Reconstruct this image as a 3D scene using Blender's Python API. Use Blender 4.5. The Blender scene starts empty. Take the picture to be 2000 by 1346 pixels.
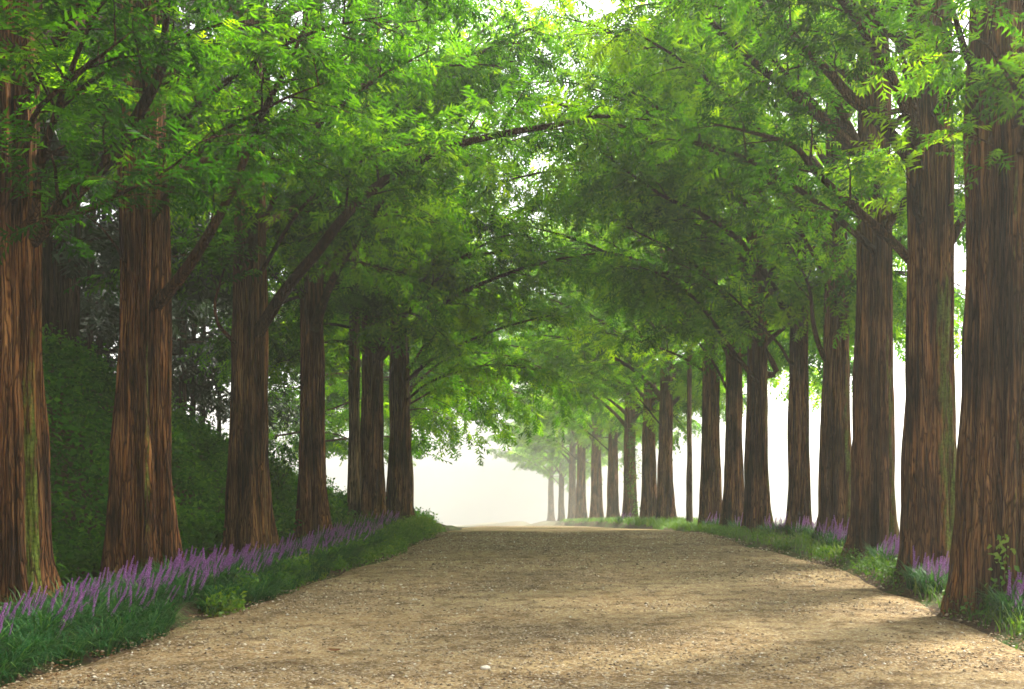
import bpy, math, random
import numpy as np

C = bpy.context.scene.collection
S = bpy.context.scene
rad = math.radians

# ------------------------------------------------------------------ camera, sky, sun, exposure
FOC = 1944.0                       # focal length in photo pixels (photo 2000 px wide)
VX, VY, EYE = 1200.0, 920.0, 1.5   # vanishing point of the road, eye height
cam = bpy.data.cameras.new('camera')
co = bpy.data.objects.new('camera', cam)
C.objects.link(co)
co.location = (0, 0, EYE)
co.rotation_euler = (rad(90), 0, 0)
cam.sensor_width = 36.0
cam.sensor_fit = 'HORIZONTAL'
cam.lens = FOC / 2000 * 36
cam.shift_x = -(VX - 1000) / 2000
cam.shift_y = (VY - 673) / 2000
cam.clip_start = 0.1
cam.clip_end = 3000
S.camera = co

SUN_EL, SUN_AZ = 52.0, 48.0       # azimuth clockwise from the view direction (+Y)
w = bpy.data.worlds.new('World')
S.world = w
w.use_nodes = True
nt = w.node_tree
bg = nt.nodes['Background']
sky = nt.nodes.new('ShaderNodeTexSky')
sky.sky_type = 'NISHITA'
sky.sun_disc = False
sky.sun_elevation = rad(SUN_EL)
sky.sun_rotation = rad(SUN_AZ)
sky.dust_density = 4.0
hsv = nt.nodes.new('ShaderNodeHueSaturation')
hsv.inputs['Saturation'].default_value = 0.22
nt.links.new(sky.outputs[0], hsv.inputs['Color'])
nt.links.new(hsv.outputs[0], bg.inputs[0])
bg.inputs[1].default_value = 0.15
sl = bpy.data.lights.new('sun', 'SUN')
so = bpy.data.objects.new('sun', sl)
C.objects.link(so)
sl.energy = 5.0
sl.angle = rad(7)
sl.color = (1.0, 0.93, 0.80)
so.rotation_euler = (rad(90 - SUN_EL), 0, rad(180 - SUN_AZ))
so.location = (30, 10, 40)
S.view_settings.view_transform = 'Standard'
S.view_settings.look = 'None'
S.view_settings.exposure = 1.72
S.view_settings.gamma = 1.0
S.view_settings.use_curve_mapping = False
S.render.engine = 'CYCLES'
cy = S.cycles
cy.use_denoising = True
cy.denoiser = 'OPENIMAGEDENOISE'
cy.denoising_input_passes = 'RGB_ALBEDO_NORMAL'
cy.denoising_prefilter = 'FAST'
cy.use_adaptive_sampling = True
cy.adaptive_threshold = 0.02
cy.max_bounces = 14
cy.diffuse_bounces = 10
cy.glossy_bounces = 1
cy.transmission_bounces = 8
cy.volume_bounces = 1
cy.caustics_reflective = False
cy.caustics_refractive = False
HAZE = 0.0016

# ------------------------------------------------------------------ small helpers
def hsh(ix, iy, iz):
    n = (ix.astype(np.int64) * 73856093) ^ (iy.astype(np.int64) * 19349663) ^ (iz.astype(np.int64) * 83492791)
    n = (n ^ (n >> 13)) * 1274126177 & 0x7fffffff
    n = (n ^ (n >> 16)) * 668265263 & 0x7fffffff
    return ((n ^ (n >> 15)) & 0xffff) / 65535.0

def vn(p):
    """value noise, 0..1, p (...,3)"""
    p = np.asarray(p, float)
    i = np.floor(p)
    f = p - i
    f = f * f * (3 - 2 * f)
    i = i.astype(np.int64)
    r = 0
    for a in (0, 1):
        for b in (0, 1):
            for c in (0, 1):
                wgt = (f[..., 0] if a else 1 - f[..., 0]) * (f[..., 1] if b else 1 - f[..., 1]) * (f[..., 2] if c else 1 - f[..., 2])
                r = r + wgt * hsh(i[..., 0] + a, i[..., 1] + b, i[..., 2] + c)
    return r

def fbm(p, o=3):
    p = np.asarray(p, float)
    r, a, t = 0, 1.0, 0
    for k in range(o):
        r = r + a * vn(p * 2 ** k + 17.3 * k)
        t += a
        a *= .5
    return r / t

def v3(x, y, z):
    x, y, z = np.broadcast_arrays(x, y, z)
    return np.stack([x, y, z], -1).astype(float)

def norm(v):
    return v / np.maximum(np.linalg.norm(v, axis=-1, keepdims=True), 1e-9)

def build_mesh(name, V, faces, mat, smooth=False, attrs=None):
    """faces: list of integer arrays (n,3) or (n,4)"""
    me = bpy.data.meshes.new(name)
    V = np.asarray(V, np.float32).reshape(-1, 3)
    faces = [np.asarray(f, np.int32) for f in faces if len(f)]
    me.vertices.add(len(V))
    me.vertices.foreach_set('co', V.ravel())
    nl = sum(f.size for f in faces)
    nf = sum(len(f) for f in faces)
    me.loops.add(nl)
    me.polygons.add(nf)
    me.loops.foreach_set('vertex_index', np.concatenate([f.ravel() for f in faces]))
    tot = np.concatenate([np.full(len(f), f.shape[1], np.int32) for f in faces])
    st = np.concatenate([[0], np.cumsum(tot)[:-1]]).astype(np.int32)
    me.polygons.foreach_set('loop_start', st)
    if smooth:
        me.polygons.foreach_set('use_smooth', np.ones(nf, bool))
    for k, a in (attrs or {}).items():
        at = me.attributes.new(k, 'FLOAT', 'POINT')
        at.data.foreach_set('value', np.asarray(a, np.float32))
    me.update(calc_edges=True)
    me.materials.append(mat)
    return me

def add(name, me, parent=None, loc=None, kind=None, label=None, cat=None, group=None):
    o = bpy.data.objects.new(name, me)
    C.objects.link(o)
    if loc is not None:
        o.location = loc
    if parent is not None:
        o.parent = parent
    if kind:
        o['kind'] = kind
    if label:
        o['label'] = label
    if cat:
        o['category'] = cat
    if group:
        o['group'] = group
    return o

def px(x, y, d):
    """photo pixel at depth d -> world point"""
    return np.array([(x - VX) / FOC * d, d, EYE + (VY - y) / FOC * d])

class Acc:
    def __init__(s):
        s.V, s.F4, s.F3, s.A, s.n = [], [], [], [], 0
    def put(s, V, F4=None, F3=None, A=None):
        V = np.asarray(V, float).reshape(-1, 3)
        if F4 is not None and len(F4):
            s.F4.append(np.asarray(F4) + s.n)
        if F3 is not None and len(F3):
            s.F3.append(np.asarray(F3) + s.n)
        s.V.append(V)
        s.A.append(np.zeros(len(V)) if A is None else np.asarray(A, float).ravel())
        s.n += len(V)
    def mesh(s, name, mat, smooth=False, attr='tint'):
        fs = []
        if s.F4:
            fs.append(np.concatenate(s.F4))
        if s.F3:
            fs.append(np.concatenate(s.F3))
        return build_mesh(name, np.concatenate(s.V), fs, mat, smooth, {attr: np.concatenate(s.A)})

def tubes(P, R, sides):
    """P (N,k,3), R (N,k) -> verts, quads"""
    N, k, _ = P.shape
    T = np.gradient(P, axis=1)
    T = norm(T)
    D = norm(P[:, -1] - P[:, 0])
    ref = np.where(np.abs(D[:, 2:3]) > .8, np.array([[1., 0, 0]]), np.array([[0, 0, 1.]]))
    A = norm(np.cross(T, ref[:, None, :]))
    B = np.cross(T, A)
    th = np.arange(sides) * 2 * np.pi / sides
    V = P[:, :, None, :] + R[:, :, None, None] * (A[:, :, None, :] * np.cos(th)[None, None, :, None] + B[:, :, None, :] * np.sin(th)[None, None, :, None])
    idx = np.arange(N * k * sides).reshape(N, k, sides)
    a = idx[:, :-1, :]
    b = np.roll(a, -1, axis=2)
    c = idx[:, 1:, :]
    d = np.roll(c, -1, axis=2)
    return V.reshape(-1, 3), np.stack([a, b, d, c], -1).reshape(-1, 4)

def resample(pts, n):
    pts = np.asarray(pts, float)
    # Catmull-Rom through the points
    P = np.vstack([2 * pts[0] - pts[1], pts, 2 * pts[-1] - pts[-2]])
    out = []
    m = len(pts) - 1
    for t in np.linspace(0, m - 1e-6, n):
        i = int(t)
        u = t - i
        p0, p1, p2, p3 = P[i:i + 4]
        out.append(.5 * (2 * p1 + (p2 - p0) * u + (2 * p0 - 5 * p1 + 4 * p2 - p3) * u * u + (3 * p1 - p0 - 3 * p2 + p3) * u ** 3))
    return np.array(out)

# ------------------------------------------------------------------ materials
def mat_new(name):
    m = bpy.data.materials.new(name)
    m.use_nodes = True
    n = m.node_tree.nodes
    b = n['Principled BSDF']
    b.inputs['Specular IOR Level'].default_value = 0.25
    return m, m.node_tree, b

def nd(t, kind, **kw):
    n = t.nodes.new(kind)
    for k, v in kw.items():
        setattr(n, k, v)
    return n

def ramp(t, stops, src):
    r = t.nodes.new('ShaderNodeValToRGB')
    e = r.color_ramp.elements
    while len(e) > 1:
        e.remove(e[-1])
    for i, (p, c) in enumerate(stops):
        el = e[0] if i == 0 else e.new(p)
        el.position = p
        el.color = (*c, 1)
    t.links.new(src, r.inputs[0])
    return r.outputs[0]

def noise(t, vec, scale, detail=4, rough=.6, mapscale=None):
    if mapscale:
        mp = t.nodes.new('ShaderNodeMapping')
        mp.inputs['Scale'].default_value = mapscale
        t.links.new(vec, mp.inputs[0])
        vec = mp.outputs[0]
    n = t.nodes.new('ShaderNodeTexNoise')
    n.inputs['Scale'].default_value = scale
    n.inputs['Detail'].default_value = detail
    n.inputs['Roughness'].default_value = rough
    t.links.new(vec, n.inputs['Vector'])
    return n.outputs['Fac']

def mixc(t, fac, a, b, mode='MIX'):
    m = t.nodes.new('ShaderNodeMix')
    m.data_type = 'RGBA'
    m.blend_type = mode
    for s, v in ((m.inputs[0], fac), (m.inputs[6], a), (m.inputs[7], b)):
        if hasattr(v, 'links'):
            t.links.new(v, s)
        elif isinstance(v, (int, float)):
            s.default_value = v
        else:
            s.default_value = (*v, 1)
    return m.outputs[2]

def mathn(t, op, a, b=0.0, clamp=False):
    m = t.nodes.new('ShaderNodeMath')
    m.operation = op
    m.use_clamp = clamp
    for s, v in ((m.inputs[0], a), (m.inputs[1], b)):
        if hasattr(v, 'links'):
            t.links.new(v, s)
        else:
            s.default_value = v
    return m.outputs[0]

def bump(t, b, h, strength, dist):
    n = t.nodes.new('ShaderNodeBump')
    n.inputs['Strength'].default_value = strength
    n.inputs['Distance'].default_value = dist
    t.links.new(h, n.inputs['Height'])
    t.links.new(n.outputs[0], b.inputs['Normal'])

def attr(t, name):
    a = t.nodes.new('ShaderNodeAttribute')
    a.attribute_name = name
    return a.outputs['Fac']

def make_bark(name, dark, mid, light, red):
    m, t, b = mat_new(name)
    tc = t.nodes.new('ShaderNodeTexCoord')
    g = t.nodes.new('ShaderNodeNewGeometry')
    pos = g.outputs['Position']
    fib = noise(t, pos, 1.0, 6, .72, (44, 44, 3.2))
    strip = noise(t, pos, 1.0, 5, .65, (13, 13, .55))
    big = noise(t, pos, 1.0, 3, .5, (2.6, 2.6, .9))
    col = ramp(t, [(.30, dark), (.44, mid), (.58, light), (.72, mid)], fib)
    col2 = ramp(t, [(.34, dark), (.50, red), (.66, light)], strip)
    col = mixc(t, .55, col, col2)
    oi = t.nodes.new('ShaderNodeObjectInfo')
    col = mixc(t, 1.0, col, ramp(t, [(0, (.72, .74, .78)), (.35, (1.0, .90, .82)), (.7, (.90, .94, .92)), (1, (1.12, 1.02, .94))], oi.outputs['Random']), 'MULTIPLY')
    tone = ramp(t, [(.36, (.30, .29, .28)), (.60, (1.25, 1.15, 1.0))], big)
    col = mixc(t, 1.0, col, tone, 'MULTIPLY')
    wv = t.nodes.new('ShaderNodeMapping')
    wv.inputs['Scale'].default_value = (30, 30, .8)
    wn = t.nodes.new('ShaderNodeTexNoise')
    wn.inputs['Scale'].default_value = 2.4
    wn.inputs['Detail'].default_value = 3
    t.links.new(pos, wn.inputs['Vector'])
    wa = t.nodes.new('ShaderNodeVectorMath')
    wa.operation = 'MULTIPLY_ADD'
    wa.inputs[1].default_value = (.07, .07, .4)
    t.links.new(wn.outputs['Color'], wa.inputs[0])
    t.links.new(pos, wa.inputs[2])
    t.links.new(wa.outputs[0], wv.inputs[0])
    ve = t.nodes.new('ShaderNodeTexVoronoi')
    ve.feature = 'DISTANCE_TO_EDGE'
    ve.inputs['Scale'].default_value = 1.0
    t.links.new(wv.outputs[0], ve.inputs['Vector'])
    vc = t.nodes.new('ShaderNodeTexVoronoi')
    vc.inputs['Scale'].default_value = 1.0
    t.links.new(wv.outputs[0], vc.inputs['Vector'])
    sc_ = t.nodes.new('ShaderNodeSeparateColor')
    t.links.new(vc.outputs['Color'], sc_.inputs[0])
    plate = ramp(t, [(0, (.55, .52, .50)), (.5, (1.0, .98, .95)), (1, (1.5, 1.35, 1.15))], sc_.outputs[0])
    col = mixc(t, .9, col, plate, 'MULTIPLY')
    cr = ve.outputs['Distance']
    crk = ramp(t, [(.0, (.12, .10, .09)), (.06, (.5, .48, .46)), (.16, (1, 1, 1))], cr)
    col = mixc(t, .92, col, crk, 'MULTIPLY')
    mo = attr(t, 'moss')
    mn = noise(t, pos, 1.0, 5, .7, (16, 16, 3.0))
    mm = mathn(t, 'MULTIPLY', mathn(t, 'SUBTRACT', mathn(t, 'ADD', mo, mathn(t, 'MULTIPLY', mn, 2.2)), 1.52), 2.2, True)
    mcol = ramp(t, [(.3, (.045, .075, .012)), (.7, (.19, .27, .035))], noise(t, pos, 30.0, 3))
    col = mixc(t, mathn(t, 'MULTIPLY', mm, .8), col, mcol)
    t.links.new(col, b.inputs['Base Color'])
    b.inputs['Roughness'].default_value = .9
    b.inputs['Specular IOR Level'].default_value = .12
    h = mathn(t, 'ADD', mathn(t, 'MULTIPLY', fib, .55), mathn(t, 'ADD', strip, mathn(t, 'MINIMUM', mathn(t, 'MULTIPLY', cr, 3.5), .8)))
    bump(t, b, h, .9, .035)
    return m

M = {}
M['bark'] = make_bark('redwood_bark', (.014, .008, .0045), (.115, .060, .027), (.28, .178, .094), (.185, .085, .035))
M['bark_grey'] = make_bark('pale_bark', (.035, .027, .019), (.17, .13, .085), (.31, .25, .17), (.22, .15, .09))
M['limb'] = make_bark('dark_limb_bark', (.012, .009, .006), (.055, .035, .022), (.13, .085, .05), (.085, .045, .024))
M['bark_pine'] = make_bark('pine_bark', (.012, .010, .008), (.05, .04, .03), (.10, .08, .06), (.07, .05, .035))

def make_leaf(name, stops, trans=.45, tcol=(1.2, 1.15, .35), rough=.5, spec=.3):
    m, t, b = mat_new(name)
    col = ramp(t, stops, attr(t, 'tint'))
    t.links.new(col, b.inputs['Base Color'])
    b.inputs['Roughness'].default_value = rough
    b.inputs['Specular IOR Level'].default_value = spec
    tr = t.nodes.new('ShaderNodeBsdfTranslucent')
    t.links.new(mixc(t, 1.0, col, tcol, 'MULTIPLY'), tr.inputs['Color'])
    mx = t.nodes.new('ShaderNodeMixShader')
    mx.inputs[0].default_value = trans
    out = t.nodes['Material Output']
    t.links.new(b.outputs[0], mx.inputs[1])
    t.links.new(tr.outputs[0], mx.inputs[2])
    t.links.new(mx.outputs[0], out.inputs['Surface'])
    return m

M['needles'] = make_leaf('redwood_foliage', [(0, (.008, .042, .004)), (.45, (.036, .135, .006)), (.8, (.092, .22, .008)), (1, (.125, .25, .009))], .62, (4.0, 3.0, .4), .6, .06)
M['pine'] = make_leaf('pine_foliage', [(0, (.008, .025, .010)), (1, (.022, .055, .018))], .3)
M['under'] = make_leaf('undergrowth_leaf', [(0, (.014, .065, .010)), (.6, (.055, .18, .020)), (1, (.14, .30, .03))], .5, (1.6, 1.5, .4), .6, .08)
M['lily'] = make_leaf('lilyturf_leaf', [(0, (.012, .052, .022)), (.6, (.040, .14, .038)), (1, (.15, .28, .06))], .3, (1.2, 1.2, .6), .5, .12)
M['grass'] = make_leaf('verge_grass', [(0, (.03, .09, .012)), (.6, (.09, .20, .022)), (1, (.20, .27, .05))], .45)
M['cover'] = make_leaf('ground_cover_leaf', [(0, (.03, .10, .012)), (.6, (.10, .23, .02)), (1, (.20, .30, .035))], .45)
M['flower'] = make_leaf('lilyturf_flower', [(0, (.10, .13, .05)), (.3, (.26, .09, .28)), (.7, (.43, .15, .48)), (1, (.58, .30, .62))], .3, (1.1, 1.0, 1.1), .6)
M['litter'] = make_leaf('leaf_litter', [(0, (.035, .018, .008)), (.5, (.12, .055, .02)), (1, (.22, .12, .05))], .15, (1, 1, 1), .8, .1)

def make_gravel():
    m, t, b = mat_new('gravel')
    pos = t.nodes.new('ShaderNodeNewGeometry').outputs['Position']
    big = noise(t, pos, 1.0, 4, .55, (.38, .6, 1))
    mid = noise(t, pos, 3.5, 5, .65)
    fine = noise(t, pos, 60, 4, .7)
    vo = t.nodes.new('ShaderNodeTexVoronoi')
    vo.inputs['Scale'].default_value = 48
    t.links.new(pos, vo.inputs['Vector'])
    sp = t.nodes.new('ShaderNodeSeparateColor')
    t.links.new(vo.outputs['Color'], sp.inputs[0])
    grain = ramp(t, [(0, (.10, .068, .038)), (.35, (.26, .18, .09)), (.7, (.40, .295, .15)), (.93, (.55, .47, .33)), (1, (.68, .62, .5))], sp.outputs[0])
    patch = ramp(t, [(.36, (.10, .064, .028)), (.47, (.24, .155, .066)), (.56, (.33, .23, .105)), (.68, (.39, .29, .145))], big)
    col = mixc(t, .5, patch, grain)
    tone = ramp(t, [(.32, (.40, .36, .32)), (.52, (1.0, 1.0, 1.0)), (.75, (1.2, 1.2, 1.17))], mid)
    col = mixc(t, 1.0, col, tone, 'MULTIPLY')
    ft = ramp(t, [(.3, (.5, .47, .42)), (.55, (1.05, 1.05, 1.05))], fine)
    col = mixc(t, .8, col, ft, 'MULTIPLY')
    t.links.new(col, b.inputs['Base Color'])
    b.inputs['Roughness'].default_value = .9
    b.inputs['Specular IOR Level'].default_value = .15
    h = mathn(t, 'ADD', mathn(t, 'MULTIPLY', vo.outputs['Distance'], -.8), mathn(t, 'MULTIPLY', fine, .8))
    bump(t, b, h, .8, .02)
    return m
M['gravel'] = make_gravel()

def make_pebble():
    m, t, b = mat_new('pebble_stone')
    pos = t.nodes.new('ShaderNodeNewGeometry').outputs['Position']
    col = ramp(t, [(0, (.07, .05, .03)), (.3, (.20, .145, .08)), (.6, (.36, .28, .17)), (.85, (.48, .41, .28)), (1, (.68, .63, .52))], attr(t, 'tint'))
    tn = ramp(t, [(.3, (.7, .7, .7)), (.7, (1.1, 1.1, 1.1))], noise(t, pos, 80, 3))
    t.links.new(mixc(t, 1.0, col, tn, 'MULTIPLY'), b.inputs['Base Color'])
    b.inputs['Roughness'].default_value = .85
    return m
M['pebble'] = make_pebble()

def make_soil():
    m, t, b = mat_new('soil_and_moss')
    pos = t.nodes.new('ShaderNodeNewGeometry').outputs['Position']
    n1 = noise(t, pos, .8, 5, .6)
    n2 = noise(t, pos, 14, 5, .7)
    soil = ramp(t, [(.3, (.025, .016, .009)), (.7, (.10, .065, .035))], n2)
    grn = ramp(t, [(.3, (.022, .06, .010)), (.7, (.08, .15, .022))], n2)
    f = ramp(t, [(.5, (0, 0, 0)), (.66, (1, 1, 1))], n1)
    t.links.new(mixc(t, f, soil, grn), b.inputs['Base Color'])
    b.inputs['Roughness'].default_value = .95
    bump(t, b, n2, .8, .05)
    return m
M['soil'] = make_soil()

# ------------------------------------------------------------------ terrain
def itp(y, tab):
    a = np.array(tab, float)
    return np.interp(y, a[:, 0], a[:, 1])

def z_road(y):
    y = np.asarray(y, float)
    z = np.where(y < 20.5, 0, np.where(y < 30, -.003 * (y - 20.5) ** 2, -.27 - .054 * (y - 30)))
    return z

def x_left(y):
    return itp(y, [(-60, -4.9), (4, -4.55), (7, -4.45), (10, -4.32), (14, -4.14), (18, -4.0), (20, -4.15), (23, -4.3), (26, -4.7), (31, -5), (40, -6.2), (62, -9.5), (95, -13.5), (130, -18), (215, -28), (400, -75)])

def x_right(y):
    return itp(y, [(-60, 3.8), (4, 3.62), (9, 3.58), (16, 3.6), (18.2, 3.25), (20.8, 2.75), (25, 2.3), (31, 1.9), (42, .8), (48, .5), (60, -.2), (76, -1.5), (96, -3.4), (120, -5.8), (148, -8.3), (180, -11.8), (215, -16.3), (400, -60)])

def z_vr(y):
    return itp(y, [(-60, .05), (22, .05), (25, -.05), (28, -.17), (31, -.27), (42, -.74), (48, -1.0), (60, -1.53), (76, -2.32), (96, -3.32), (120, -4.5), (148, -5.9), (180, -7.55), (215, -9.25), (400, -19)])

def z_vl(y):
    return itp(y, [(-60, .08), (24, .08), (28, .08), (32, -.25), (40, -.7), (55, -1.6), (80, -3), (110, -5), (215, -10.3), (400, -20.3)])

def sst(a, b, x):
    t = np.clip((x - a) / (b - a), 0, 1)
    return t * t * (3 - 2 * t)

def ground_z(x, y):
    x = np.asarray(x, float)
    y = np.asarray(y, float)
    xl, xr = x_left(y), x_right(y)
    zr = z_road(y) - .07
    zright = z_vr(y) + .03 * (fbm(v3(x, y, 0) * 1.3, 2) - .5)
    zright = zright - 5 * sst(2.6, 13, x - xr) - 17 * sst(13, 140, x - xr) * sst(420, 60, y)
    zl = z_vl(y) + .04 * (fbm(v3(x, y, 3) * 1.3, 2) - .5)
    B = itp(y, [(-60, 3.9), (10, 3.75), (18, 3.45), (22, 2.6), (26, 1.8), (30, .85), (35, .1), (42, -.2), (60, 0)])
    t = sst(-7.0, -10.6, x)
    hump = B * t * (1 - .35 * sst(-11, -22, x)) - 18 * sst(-24, -140, x) * sst(420, 60, y)
    hump = hump + .5 * t * (fbm(v3(x, y, 9) * .6, 3) - .5) * np.clip(B, 0, 1)
    zl = zl + hump
    z = np.where(x > 0.5 * (xl + xr), zr + (zright - zr) * sst(-.10, .25, x - xr), zr + (zl - zr) * sst(-.10, .3, xl - x))
    return z

gx = np.concatenate([[-390, -250, -160, -110, -80, -60, -48, -38, -31], np.arange(-26, -13, .7), np.arange(-13, 9, .16), np.arange(9, 16, .5), [17, 19, 22, 27, 34, 45, 60, 85, 120, 180, 260, 390]])
gy = np.concatenate([[-60, -30, -15, -8], np.arange(-4, 36, .28), np.arange(36, 70, .8), np.arange(70, 130, 2.5), [135, 150, 175, 210, 260, 320, 390]])
GX, GY = np.meshgrid(gx, gy)
GV = v3(GX, GY, ground_z(GX, GY)).reshape(-1, 3)
ii = np.arange(GX.size).reshape(GX.shape)
GF = np.stack([ii[:-1, :-1], ii[:-1, 1:], ii[1:, 1:], ii[1:, :-1]], -1).reshape(-1, 4)
add('ground', build_mesh('ground', GV, [GF], M['soil'], True), kind='structure')

ry = np.concatenate([np.arange(-8, 34, .16), np.arange(34, 131, 1.0)])
nu = 46
u = np.linspace(0, 1, nu)
edge = (fbm(v3(ry * 1.1, 0, 5), 3) - .5) * .5
edge2 = (fbm(v3(ry * 1.1, 40, 5), 3) - .5) * .5
RX = (x_left(ry) - .02 + edge)[:, None] * (1 - u) + (x_right(ry) + .05 + edge2)[:, None] * u
RY = np.repeat(ry[:, None], nu, 1)
def road_surf(x, y):
    return z_road(y) + .035 * (fbm(v3(x * .8, y * .5, 1), 3) - .5)
RZ = road_surf(RX, RY) - .07 * (np.abs(u * 2 - 1) ** 12)[None, :]
ii = np.arange(RX.size).reshape(RX.shape)
RF = np.stack([ii[:-1, :-1], ii[:-1, 1:], ii[1:, 1:], ii[1:, :-1]], -1).reshape(-1, 4)
add('gravel_road', build_mesh('gravel_road', v3(RX, RY, RZ).reshape(-1, 3), [RF], M['gravel'], True), kind='structure')

# ------------------------------------------------------------------ haze: one closed box of even air
hb = build_mesh('haze', [(x, y, z) for z in (-27, 50) for y in (-62, 392) for x in (-392, 392)],
                [[(0, 2, 3, 1), (4, 5, 7, 6), (0, 1, 5, 4), (2, 6, 7, 3), (0, 4, 6, 2), (1, 3, 7, 5)]],
                bpy.data.materials.new('haze_air'))
hm = hb.materials[0]
hm.use_nodes = True
hn = hm.node_tree
hn.nodes.clear()
ho = hn.nodes.new('ShaderNodeOutputMaterial')
pv = hn.nodes.new('ShaderNodeVolumePrincipled')
pv.inputs['Color'].default_value = (1.0, 1.0, .92, 1)
pv.inputs['Density'].default_value = HAZE
pv.inputs['Anisotropy'].default_value = 0.5
hn.links.new(pv.outputs[0], ho.inputs['Volume'])
add('haze', hb, kind='stuff')

# ------------------------------------------------------------------ trees
def trunk_mesh(name, R, H, seed, nth, mat, lobes=None, flare=.45, moss=(), top=.50, fine=1.0, depth=1.0, lean=(0, 0), zmax=7.5, dz=.075):
    rs = np.random.RandomState(seed)
    z = np.concatenate([np.arange(-.25, zmax, dz), np.linspace(zmax, H, 18)])
    th = np.arange(nth) * 2 * np.pi / nth
    TH, Z = np.meshgrid(th, z)
    Zc = np.maximum(Z, 0)
    if lobes is None:
        k = rs.randint(6, 9)
        a = np.arange(k) * 2 * np.pi / k + rs.uniform(-.28, .28, k) + rs.uniform(0, 6)
        lobes = [(a[i], rs.uniform(.54, .72), rs.uniform(.24, .38)) for i in range(k)]
    base = (1 - (1 - top) * np.clip(Zc / H, 0, 1) ** .85) * (1 - .10 * sst(0, 4, Zc) )
    floor = .62 - .22 * max(0, depth - 1)
    rr = np.full_like(TH, floor)
    for i, (a, c, p) in enumerate(lobes):
        tw = (fbm(v3(Z * .35, i * 7.1, seed), 2) - .5) * .75
        cz = c * (1 + .22 * (fbm(v3(Z * .5, i * 3.3, seed + 9), 2) - .5) * 2)
        buttress = flare * 1.15 * np.exp(-Zc / .42) * (.55 + .9 * ((i * 37 + seed) % 10) / 10) + .05 * np.exp(-Zc / 1.6)
        cz = cz * (1 + buttress)
        pz = p * (1 + .3 * buttress)
        d = TH - a - tw
        q = pz ** 2 - (cz * np.sin(d)) ** 2
        r = np.where((q > 0) & (np.cos(d) > 0), cz * np.cos(d) + np.sqrt(np.maximum(q, 0)), 0)
        r = floor + (r - floor) * (.5 + .5 * min(depth, 1.1))
        rr = np.maximum(rr, r)
    ribs = vn(v3(np.cos(TH) * 4.5 + .25 * np.sin(Z * .7 + seed), np.sin(TH) * 4.5, Z * .22 + seed))
    rr = rr - .16 * depth * (1 - np.abs(2 * ribs - 1)) ** 4
    rr = rr * R * base
    x, y = rr * np.cos(TH), rr * np.sin(TH)
    p = v3(x, y, Z)
    f1 = fbm(p * np.array([26, 26, 1.1]) + seed, 2) - .5
    f2 = fbm(p * np.array([9, 9, .8]) + seed * 3, 2) - .5
    f3 = vn(p * np.array([3.2, 3.2, 1.6]) + seed * 5) - .5
    rr = rr + fine * (.040 * f1 + .046 * f2) + .05 * f3 * R
    rr = np.maximum(rr, .02)
    x, y = rr * np.cos(TH) + lean[0] * Z, rr * np.sin(TH) + lean[1] * Z
    mo = np.zeros_like(TH)
    for (a, wd, z0, z1, s) in moss:
        dd = np.abs((TH - a - .25 * (vn(v3(Z * .8, a, seed)) - .5) + np.pi) % (2 * np.pi) - np.pi)
        mo = np.maximum(mo, s * (1 - sst(wd * .4, wd, dd)) * sst(z0 - .6, z0 + .2, Z) * (1 - sst(z1 - 1.0, z1 + .6, Z)))
    n = len(z)
    ii = np.arange(n * nth).reshape(n, nth)
    a_, b_ = ii[:-1], np.roll(ii[:-1], -1, 1)
    c_, d_ = ii[1:], np.roll(ii[1:], -1, 1)
    F = np.stack([a_, b_, d_, c_], -1).reshape(-1, 4)
    return build_mesh(name, v3(x, y, Z).reshape(-1, 3), [F], mat, True, {'moss': mo.ravel()})

def frond_template(rs, n=4):
    V, F = [], []
    for i in range(n):
        t = .06 + .74 * i / (n - 1)
        L = (.40 * math.sin(math.pi * (.22 + .62 * i / (n - 1)))) + .04
        for s in (-1, 1):
            tt = t + rs.uniform(-.03, .03) + (.03 if s > 0 else 0)
            k = len(V)
            sag = -.10 - .12 * rs.rand()
            V += [(tt, 0, -.05 * tt), (tt + .165, s * .03, -.05 * tt), (tt + L * .72, s * L * (.72 + .2 * rs.rand()), sag * (.4 + tt))]
            F.append((k, k + 1, k + 2) if s > 0 else (k + 1, k, k + 2))
    k = len(V)
    V += [(.76, -.075, -.04), (.76, .075, -.04), (1.08, 0, -.12)]
    F.append((k, k + 1, k + 2))
    return np.array(V), np.array(F)
_r = np.random.RandomState(5)
FRONDS = [frond_template(_r) for _ in range(4)]

def put_fronds(acc, pos, dirs, scale, tint, rs, up_j=.38):
    n = len(pos)
    if n == 0:
        return
    dirs = norm(dirs)
    up = norm(np.array([0, 0, 1.]) + rs.normal(0, up_j, (n, 3)))
    side = norm(np.cross(up, dirs))
    up = np.cross(dirs, side)
    which = rs.randint(0, len(FRONDS), n)
    for k, (T, F) in enumerate(FRONDS):
        m = which == k
        if not m.any():
            continue
        q = T[None] * scale[m][:, None, None]
        V = pos[m][:, None, :] + q[..., 0:1] * dirs[m][:, None] + q[..., 1:2] * side[m][:, None] + q[..., 2:3] * up[m][:, None]
        nv = len(T)
        FF = F[None] + (np.arange(m.sum()) * nv)[:, None, None]
        acc.put(V, F3=FF.reshape(-1, 3), A=np.repeat(tint[m], nv))

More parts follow.
